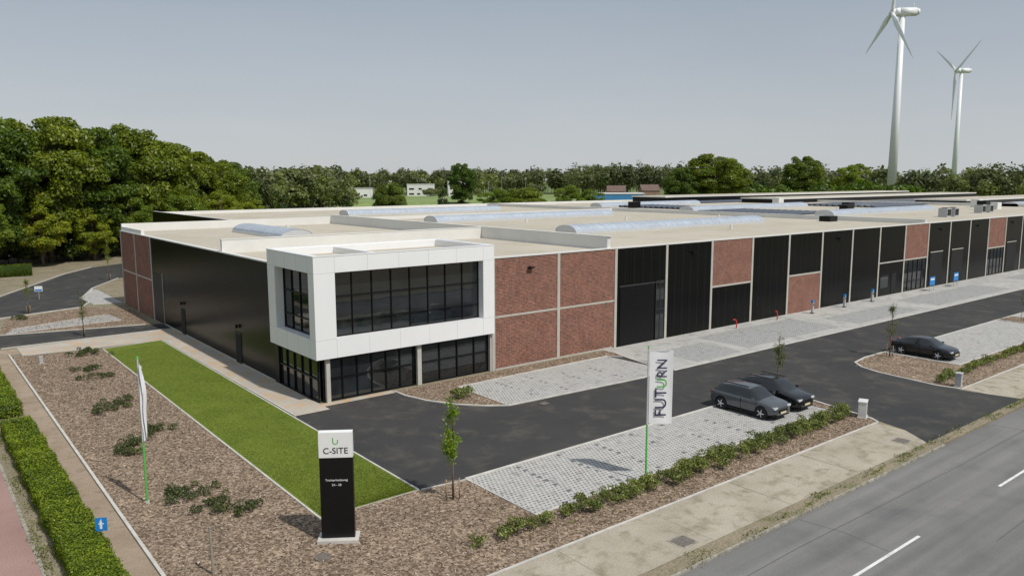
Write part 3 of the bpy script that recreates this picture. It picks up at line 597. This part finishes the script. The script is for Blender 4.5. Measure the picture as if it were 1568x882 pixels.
b=MB(); b.box(-.74,.74,-.38,.38,0,.14,2); b.box(-.60,.60,-.14,.14,.14,3.2,1); b.box(-.605,.605,-.145,.145,3.2,4.15,0); b.box(-.3,.3,.14,.15,.6,1.2,1)
b.build('totem_body',[M_sign,M_blk,M_kerb],T,bevel=.01)
FX=lambda x,z,y=-.152: frame((x,y,z),(1,0,0),(0,0,1))
text('site_name','C-SITE',M_blk,FX(0,3.36),.88,T); text('street_name','Trichterheideweg',M_sign,FX(0,2.32,-.146),.80,T); text('street_number','2A - 2B',M_sign,FX(0,2.14,-.146),.34,T)
b=MB()
for i in range(10):
    a0=math.pi+i*math.pi/10*1.0;a1=math.pi+(i+1)*math.pi/10; r=.105; pts=[]
    for a,q in ((a0,r),(a1,r),(a1,r-.035),(a0,r-.035)): pts.append((q*math.cos(a),-.15,3.8+q*math.sin(a)))
    b.poly(pts,0)
b.box(-.105,-.07,-.152,-.146,3.8,3.95,0); b.box(.07,.105,-.152,-.146,3.8,3.88,0); b.build('logo_mark',[M_green],T)
def flag(x,y,hh,name):
    F=empty(name,(x,y,0)); b=MB(); b.cyl((0,0,0),(0,0,2.6),.045,.04,12,0); b.cyl((0,0,2.6),(0,0,hh),.04,.03,12,1); b.cyl((0,0,hh),(0,0,hh+.08),.05,.03,12,0); b.cyl((0,0,0),(0,0,.1),.09,.09,12,2)
    b.build('pole',[M_green,M_alu,M_kerb],F,smooth=False); return F
F=flag(6.0,-20.1,6.0,'banner_flag'); w=Vector((.8,-.6,0)); nv=Vector((-.6,-.8,0))
b=MB(); nx,nz=8,20; z0,z1=2.65,5.85
def fp(i,j): 
    u=i/nx;v=j/nz; p=w*(.06+1.02*u)+nv*(.035*math.sin(u*5+v*2.2)*u); return (p.x,p.y,z0+v*(z1-z0)-.04*u*(1-v))
for i in range(nx):
    for j in range(nz): b.poly([fp(i,j),fp(i+1,j),fp(i+1,j+1),fp(i,j+1)],0)
M_cloth=plain('flag_cloth',(.78,.78,.8),.8,0,.04,2); b.build('flag_cloth',[M_cloth],F,smooth=True)
b=MB(); b.cyl((0,0,5.86),tuple(w*1.08+Vector((0,0,5.86))),.015,.015,8,0); b.build('banner_arm',[M_alu],F)
def vt(nm,s,mat,off,z,wd): 
    p=w*off+nv*.055; text(nm,s,mat,frame((p.x,p.y,z),(0,0,1),-w),wd,F,align='LEFT')
vt('flag_text_1','FUT',M_navy,.80,2.95,1.22); vt('flag_text_2','U',M_green,.80,4.22,.37); vt('flag_text_3','RN',M_navy,.80,4.66,.78)
F=flag(-11.7,-8.8,6.1,'banner_flag')
b=MB(); n=20
for j in range(n):
    def q(j,i):
        v=j/n; wd=.10+.08*math.sin(math.pi*min(1,v*1.2))+.04*math.sin(v*9+1); a=w*(.04+wd*i/4)+nv*(.12*math.sin(i*2.1+v*4)); return (a.x,a.y,2.75+v*3.2-.25*i/4)
    for i in range(4): b.poly([q(j,i),q(j,i+1),q(j+1,i+1),q(j+1,i)],0)
b.build('flag_cloth',[M_cloth],F,smooth=True)
def furn(name,loc,rot,fn,mats):
    b=MB(); fn(b); o=b.build(name,mats,None,bevel=.008); o.location=loc; o.rotation_euler=(0,0,rot); return o
def cabinet(b): b.box(-.38,.38,-.25,.25,0,.08,1); b.box(-.34,.34,-.21,.21,.08,.92,0); b.box(-.37,.37,-.24,.24,.92,.98,0); b.box(-.005,.005,-.218,-.21,.12,.88,1)
furn('utility_cabinet',(22.4,-21.4,0),.4,cabinet,[plain('cabinet_white',(.62,.62,.6),.6),M_kerb])
furn('utility_cabinet',(33.4,-22.0,0),.2,lambda b:(b.box(-.22,.22,-.18,.18,0,.85,0),b.box(-.25,.25,-.21,.21,.85,.92,0),b.box(-.24,.24,-.2,.2,0,.06,1),b.box(.26,.5,-.1,.1,0,.55,0)),[M_grey,M_kerb])
def small(b): b.box(-.15,.15,-.12,.12,0,.05,1); b.box(-.12,.12,-.1,.1,.05,.5,0); b.box(-.14,.14,-.12,.12,.5,.54,1)
furn('service_pillar',(-11.3,22.4,0),.1,small,[M_grey,M_kerb])
M_wood=plain('weathered_wood',(.27,.25,.21),.9,0,.2,6)
furn('marker_post',(-11.5,-16.5,0),0,lambda b:(b.cyl((0,0,0),(-.03,.02,1.7),.045,.04,10,0),b.cyl((-.03,.02,1.7),(-.03,.02,1.75),.045,.02,10,0)),[M_wood,M_kerb])
def bsign(b): b.cyl((0,0,0),(0,0,1.2),.025,.025,8,1); b.box(-.2,.2,-.035,-.026,.75,1.25,0); b.box(-.05,.03,-.038,-.036,.83,1.12,2); b.box(-.09,.09,-.039,-.0365,1.0,1.04,2); b.cyl((0,-.036,1.16),(0,-.041,1.16),.025,.025,10,2)
furn('hydrant_sign',(-14.0,-12.2,0),-.5,bsign,[M_blue,M_grey,M_sign])
def charger(b): b.box(-.2,.2,-.15,.15,0,.08,1); b.box(-.14,.14,-.09,.09,.08,1.25,0); b.box(-.15,.15,-.1,.1,1.1,1.35,2); b.box(-.08,.08,-.102,-.1,.8,1.0,1); b.cyl((.16,0,.9),(.25,-.05,.35),.02,.02,6,0)
for x in (51.3,57.4,63.2): furn('charging_post',(x,-1.35,0),random.uniform(-.2,.2),charger,[M_grey,M_black,M_blue])
def hose(b):
    P=[(0,0,0),(0,0,.5),(.04,0,.7),(.18,0,.82),(.34,0,.78)]
    for a,c in zip(P,P[1:]): b.cyl(a,c,.055,.055,10,0)
    b.cyl((0,0,0),(0,0,.04),.12,.12,12,1)
furn('red_utility_pipe',(39,-1.3,0),2.6,hose,[M_redp,M_kerb]); furn('red_utility_pipe',(45.5,-1.2,0),1.2,hose,[M_redp,M_kerb])
def notice(b): b.cyl((-.5,0,0),(-.5,0,1.6),.03,.03,8,1); b.cyl((.5,0,0),(.5,0,1.6),.03,.03,8,1); b.box(-.65,.65,-.04,-.03,.7,1.7,0); b.box(-.5,.5,-.045,-.041,1.3,1.5,2)
furn('notice_board',(76.5,-1.8,0),0,notice,[M_blue,M_grey,M_sign]); furn('notice_board',(83,-1.8,0),0,notice,[M_blue,M_grey,M_sign])
def psign(b): b.cyl((0,0,0),(0,0,1.5),.03,.03,8,1); b.box(-.4,.4,-.04,-.03,.9,1.5,0); b.box(-.35,.35,-.045,-.041,.95,1.15,2)
furn('direction_sign',(-6.7,58,0),-.4,psign,[M_sign,M_grey,M_blue])
b=MB()
for k in range(14): b.cyl((-17.5+k*.6,64+k*2.5,0),(-17.5+k*.6,64+k*2.5,1.8),.03,.03,6,0)
for z in (.2,.6,1.0,1.4,1.75): b.cyl((-17.5,64,z),(-17.5+13*.6,64+32.5,z),.012,.012,5,0)
b.build('mesh_fence',[plain('fence_green',(.05,.12,.06),.6)])
# ------------------------------------------------------------------ cars
def car(name,loc,rot,pc,kind='suv'):
    P,nt,p=newmat('car_paint'); p.inputs['Base Color'].default_value=(*pc,1); p.inputs['Metallic'].default_value=.4; p.inputs['Roughness'].default_value=.28; p.inputs['Coat Weight'].default_value=.8; p.inputs['Coat Roughness'].default_value=.05
    root=empty(name,loc,rot)
    if kind=='suv':
        L=2.18; st=[(-2.18,.42,.74,.82,.90,.52),(-2.10,.28,.86,.95,1.02,.62),(-1.95,.2,.9,1.0,1.10,.66),(-1.50,.18,.91,1.0,1.46,.60),(-.9,.18,.91,.99,1.55,.62),(-.1,.18,.91,.97,1.57,.62),(.40,.18,.91,.96,1.52,.60),(1.15,.18,.91,.95,1.04,.66),(1.65,.18,.90,.90,.97,.62),(2.0,.22,.86,.80,.88,.58),(2.14,.32,.74,.66,.72,.46)]; rf=(.40,1.15); rb=(-1.95,-1.50); wr=.34
    else:
        L=2.3; st=[(-2.28,.42,.72,.80,.86,.5),(-2.18,.28,.86,.90,.95,.6),(-1.85,.2,.9,.93,1.00,.66),(-1.05,.16,.91,.93,1.33,.58),(-.5,.16,.91,.92,1.41,.58),(.0,.16,.91,.91,1.43,.58),(.45,.16,.91,.90,1.38,.57),(1.2,.16,.91,.88,.95,.66),(1.75,.16,.90,.83,.88,.62),(2.12,.2,.85,.72,.78,.56),(2.27,.3,.70,.58,.62,.44)]; rf=(.45,1.2); rb=(-1.85,-1.05); wr=.33
    V=[];Fc=[];mi=[]
    for (y,zb,hw,zs,zt,hr) in st:
        cab= rb[0]-.01<y<rf[1]+.01
        half=[(0,zb),(hw*.8,zb),(hw*.97,zb+.14),(hw,(zb+zs)*.5),(hw*.97,zs-.03),((hw*.92) if cab else hw*.88,zs+.01),(hr+.02,zt-.07 if cab and zt>1.2 else zt-.03),(hr*.85,zt-.005),(0,zt+.02)]
        ring=[(x,y,z) for x,z in half]+[(-x,y,z) for x,z in half[-2:0:-1]]; V.append(ring)
    n=len(V[0]); flat=[v for r in V for v in r]
    for i in range(len(V)-1):
        ya,yb=st[i][0],st[i+1][0]
        for j in range(n):
            k=(j+1)%n; Fc.append((i*n+j,i*n+k,(i+1)*n+k,(i+1)*n+j)); jj=j if j<8 else n-1-j; m=0
            incab=ya>=rb[0]-.01 and yb<=rf[1]+.01
            if incab and jj==5: m=1
            if (abs(ya-rf[0])<.01 and abs(yb-rf[1])<.01) or (abs(ya-rb[0])<.01 and abs(yb-rb[1])<.01):
                if jj in(6,7): m=1
            if jj in (0,1): m=2
            mi.append(m)
    Fc.append(tuple(range(n))); mi.append(0); Fc.append(tuple((len(V)-1)*n+i for i in range(n))[::-1]); mi.append(0)
    me=bpy.data.meshes.new('body'); me.from_pydata(flat,[],Fc)
    for m in (P,M_cglass,M_black): me.materials.append(m)
    me.polygons.foreach_set('material_index',mi); me.polygons.foreach_set('use_smooth',[True]*len(Fc))
    import bmesh
    bm=bmesh.new(); bm.from_mesh(me); bmesh.ops.recalc_face_normals(bm,faces=bm.faces); cl=bm.edges.layers.float.new('crease_edge')
    for e in bm.edges:
        if len(e.link_faces)==2 and e.link_faces[0].material_index!=e.link_faces[1].material_index: e[cl]=.6
    bm.to_mesh(me); bm.free()
    o=bpy.data.objects.new('body',me); link(o,root); s=o.modifiers.new('s','SUBSURF'); s.levels=2; s.render_levels=2
    b=MB(); wy=1.32
    for sx in (-1,1):
        for y in (-wy,wy):
            b.cyl((sx*.80,y,wr+.03),(sx*.905,y,wr+.03),wr+.075,wr+.065,28,0)
            b.cyl((sx*.72,y,wr),(sx*.925,y,wr),wr,wr-.01,28,1)
            b.cyl((sx*.90,y,wr),(sx*.932,y,wr),wr*.70,wr*.68,24,2)
            for q in range(5):
                a=q*2*math.pi/5; b.cyl((sx*.936,y,wr),(sx*.934,y+math.cos(a)*wr*.64,wr+math.sin(a)*wr*.64),.04,.028,6,3,True)
            b.cyl((sx*.92,y,wr),(sx*.945,y,wr),.06,.05,12,3)
        b.box(sx*.9-.03,sx*.9+.03,-1,1,.2,.30,0)
        b.box(min(sx*.93,sx*1.06),max(sx*.93,sx*1.06),.78,.92,.98 if kind=='suv' else .92,1.12 if kind=='suv' else 1.05,4)
        b.box(sx*.9-.012,sx*.9+.012,-.02,.0,.32,.95,0); b.box(sx*.895-.012,sx*.895+.012,.98,1.0,.45,.9,0)
        b.box(sx*.62-.17,sx*.62+.17,L-.16,L-.075,.66 if kind=='suv' else .60,.77 if kind=='suv' else .69,5)
        b.box(sx*.64-.17,sx*.64+.17,-L+.04,-L+.13,.82,.95,6)
    b.box(-.42,.42,L-.12,L-.03,.42,.60,0); b.box(-.26,.26,L-.03,L-.01,.38,.49,7); b.box(-.26,.26,-L-.0,-L+.03,.62,.73,7); b.box(-.6,.6,L-.16,L-.05,.24,.36,0)
    b.build('wheels_and_trim',[M_black,M_tyre,M_dark,M_alu,P,M_lamp,M_tail,M_plate],root,bevel=.006)
    if kind=='suv':
        b=MB()
        for sx in(-.58,.58): b.box(sx-.02,sx+.02,-1.3,.3,1.555,1.60,0)
        b.build('roof_rails',[M_black],root,bevel=.01)
M_cglass=glassmat('car_glass',(.01,.012,.013),.05); M_tyre=plain('tyre_rubber',(.02,.02,.02),.9,0,.1); M_lamp=plain('headlamp',(.6,.62,.65),.15); M_tail=plain('tail_lamp',(.35,.02,.02),.2); M_plate=plain('number_plate',(.65,.60,.35),.5,0,.03)
car('parked_suv',(18.55,-16.75,.012),math.pi,(.10,.11,.12)); car('parked_car',(21.05,-16.7,.012),math.pi,(.012,.012,.014)); car('parked_car',(40.9,-16.6,.012),math.pi,(.012,.014,.02),'sedan')
# ------------------------------------------------------------------ background buildings
def bg(name,x,y,rot,w,d,h,wall,roof,style='flat',wn=1):
    R_=empty(name,(x,y,-.15),rot); b=MB(); b.box(-w/2,w/2,-d/2,d/2,0,h,0)
    if style=='flat': b.box(-w/2-.2,w/2+.2,-d/2-.2,d/2+.2,h,h+.6,1)
    else:
        for s in (1,-1): b.poly([(-w/2-.4,s*(d/2+.4),h-.2),(w/2+.4,s*(d/2+.4),h-.2),(w/2+.4,0,h+d*.4),(-w/2-.4,0,h+d*.4)][::s],1)
        for s in(-1,1): b.poly([(s*w/2,-d/2,h),(s*w/2,d/2,h),(s*w/2,0,h+d*.4)],0)
    nf=max(1,int(h//4)) if wn else 0
    for f in range(nf):
        k=0; xx=-w/2+1.5
        while xx<w/2-3:
            ww=random.choice((1.2,2.6,4.0)); b.box(xx,min(xx+ww,w/2-.5),-d/2-.03,-d/2-.001,f*4+1,f*4+2.4,2); xx+=ww+random.uniform(2,5)
        b.box(-w/2-.03,-w/2-.001,-d/2+2,-d/2+3.5,f*4+1,f*4+2.3,2)
    b.build('walls_and_roof',[wall,roof,M_glass],R_)
M_render=plain('white_render',(.70,.69,.67),.8,0,.05,.1); M_tile=plain('roof_tile',(.15,.10,.085),.9,0,.15,.3); M_bl=plain('blue_cladding',(.06,.24,.48),.5,0,.08,.2); M_gb=plain('brown_brick',(.26,.17,.13),.9,0,.15,.4)
bg('office_block',255,492,math.radians(-28),28,14,6.5,M_render,M_grey); bg('white_villa',322,505,math.radians(-30),22,14,9,M_render,M_cope); bg('white_villa',347,490,math.radians(-30),14,12,12,M_render,M_cope)
bg('low_white_building',129,351,math.radians(-20),19,10,5.5,M_render,M_cope); bg('blue_industrial_building',262,228,math.radians(-42),26,14,6.0,M_bl,M_cope,'flat',0)
bg('brick_house',306,270,math.radians(-46),10,8,6.5,M_gb,M_tile,'g'); bg('brick_house',319,257,math.radians(-30),10,8,7,M_gb,M_tile,'g')
# ------------------------------------------------------------------ turbines
def turbine(x,y,hub,face,phase,R=39):
    T=empty('wind_turbine',(x,y,-.15)); b=MB(); b.cyl((0,0,0),(0,0,hub-1.5),2.2,1.2,32,0); f=Vector((math.cos(face),math.sin(face),0)); s=Vector((-f.y,f.x,0))
    b.build('tower',[M_turb],T,smooth=True)
    b=MB(); c=Vector((0,0,hub)); 
    for (a,r0,a2,r1) in ((-7.5,1.2,-6,1.9),(-6,1.9,1.5,2.1),(1.5,2.1,3.6,1.6)): b.cyl(tuple(c+f*a),tuple(c+f*a2),r0,r1,20,0)
    b.cyl(tuple(c+f*3.6),tuple(c+f*5.4),1.7,.9,20,0); b.cyl(tuple(c+f*5.4),tuple(c+f*6.2),.9,.1,20,0)
    b.cyl(tuple(c-f*5+Vector((0,0,1.8))),tuple(c-f*5+Vector((0,0,4))),.1,.1,6,0); b.build('nacelle',[M_turb],T,smooth=True)
    b=MB(); o=c+f*4.6
    for k in range(3):
        a=phase+k*2*math.pi/3; d=Vector((0,0,1))*math.cos(a)+s*math.sin(a); t=d.cross(f)
        secs=[(1.0,.9,.9),(4,1.0,.8),(8,1.65,.5),(16,1.3,.32),(26,.85,.2),(35,.5,.12),(R,.12,.05)]; rings=[]
        for (r,cw,th) in secs:
            tw=.35*(1-r/R); ct=t*math.cos(tw)+f*math.sin(tw); nn=f*math.cos(tw)-t*math.sin(tw); m=o+d*r+t*(cw*.25)
            rings.append([m+ct*cw*math.cos(q)+nn*th*math.sin(q) for q in [i*math.pi/5 for i in range(10)]])
        for A,Bb in zip(rings,rings[1:]):
            for i in range(10): j=(i+1)%10; b.poly([A[i],A[j],Bb[j],Bb[i]],0)
    b.build('rotor_blades',[M_turb],T,smooth=True)
M_turb=plain('turbine_white',(.80,.81,.82),.4,0,.02,.05)
def facing(bear,s): # rotor axis: mostly to the left of the line of sight
    v=math.radians(bear); return v+math.pi-math.acos(s)
turbine(361,140,90.5,facing(25.6,.32),math.radians(10))
turbine(662,234,98.5,facing(22.0,.46),math.radians(62))
b=MB()
for (x,y,h) in ((160,330,14),(230,420,15),(120,300,12),(330,380,14),(270,330,14),(200,250,12)): b.cyl((x,y,-.1),(x,y,h),.12,.08,6,0); b.cyl((x,y,h),(x+1.4,y,h+.2),.07,.05,5,0)
b.build('street_lamp_row',[M_grey])
# ------------------------------------------------------------------ world / light / camera
Wd=bpy.data.worlds.new('World'); scene.world=Wd; Wd.use_nodes=True; nt=Wd.node_tree; bgN=nt.nodes['Background']
sd=Vector((.10,-.575,.81)).normalized()
sky=N(nt,'ShaderNodeTexSky'); sky.sky_type='NISHITA'; sky.sun_disc=False; sky.sun_elevation=math.asin(sd.z); sky.sun_rotation=math.atan2(sd.x,sd.y); sky.air_density=1.0; sky.dust_density=1.0; sky.ozone_density=1.0; sky.altitude=0
tc=N(nt,'ShaderNodeTexCoord'); sp=N(nt,'ShaderNodeSeparateXYZ'); nt.links.new(tc.outputs['Generated'],sp.inputs[0])
hz=ramp(nt,sp.outputs[2],[(0.0,(.56,.585,.605)),(.08,(.50,.53,.565)),(.22,(.375,.43,.495)),(.5,(.38,.435,.50)),(1.0,(.44,.50,.57))])
sc=N(nt,'ShaderNodeVectorMath',operation='SCALE'); nt.links.new(hz,sc.inputs[0]); sc.inputs['Scale'].default_value=10.0
mpw=N(nt,'ShaderNodeMapping'); mpw.inputs['Scale'].default_value=(1,1,4); nt.links.new(tc.outputs['Generated'],mpw.inputs[0])
cn=noise(nt,mpw.outputs[0],1.6,5); cr=ramp(nt,cn,[(.3,(.955,.96,.965)),(.7,(1.045,1.04,1.035))])
hz2=mix(nt,1.0,sc.outputs[0],cr,'MULTIPLY')
fin=mix(nt,.88,sky.outputs[0],hz2); nt.links.new(fin,bgN.inputs[0]); bgN.inputs[1].default_value=.10
sl=bpy.data.lights.new('sun','SUN'); sl.energy=3.4; sl.angle=math.radians(1.2); sl.color=(1,.955,.89); so=bpy.data.objects.new('sun',sl); link(so); so.rotation_euler=sd.to_track_quat('Z','Y').to_euler(); so.location=(0,0,60)
cam=bpy.data.cameras.new('camera'); co=bpy.data.objects.new('camera',cam); link(co)
yaw,pit,rol=math.radians(51.428),math.radians(7.947),math.radians(-.123)
f=Vector((math.cos(pit)*math.cos(yaw),math.cos(pit)*math.sin(yaw),-math.sin(pit))); r=Vector((math.sin(yaw),-math.cos(yaw),0)); u=r.cross(f)
r2=r*math.cos(rol)+u*math.sin(rol); u2=-r*math.sin(rol)+u*math.cos(rol)
M=Matrix((r2,u2,-f)).transposed().to_4x4(); M.translation=(-18.96,-42.0,13.16); co.matrix_world=M
cam.sensor_width=36; cam.lens=1190.8/1568*36; cam.clip_end=6000; scene.camera=co
scene.view_settings.view_transform='Standard'; scene.view_settings.look='None'; scene.view_settings.exposure=0
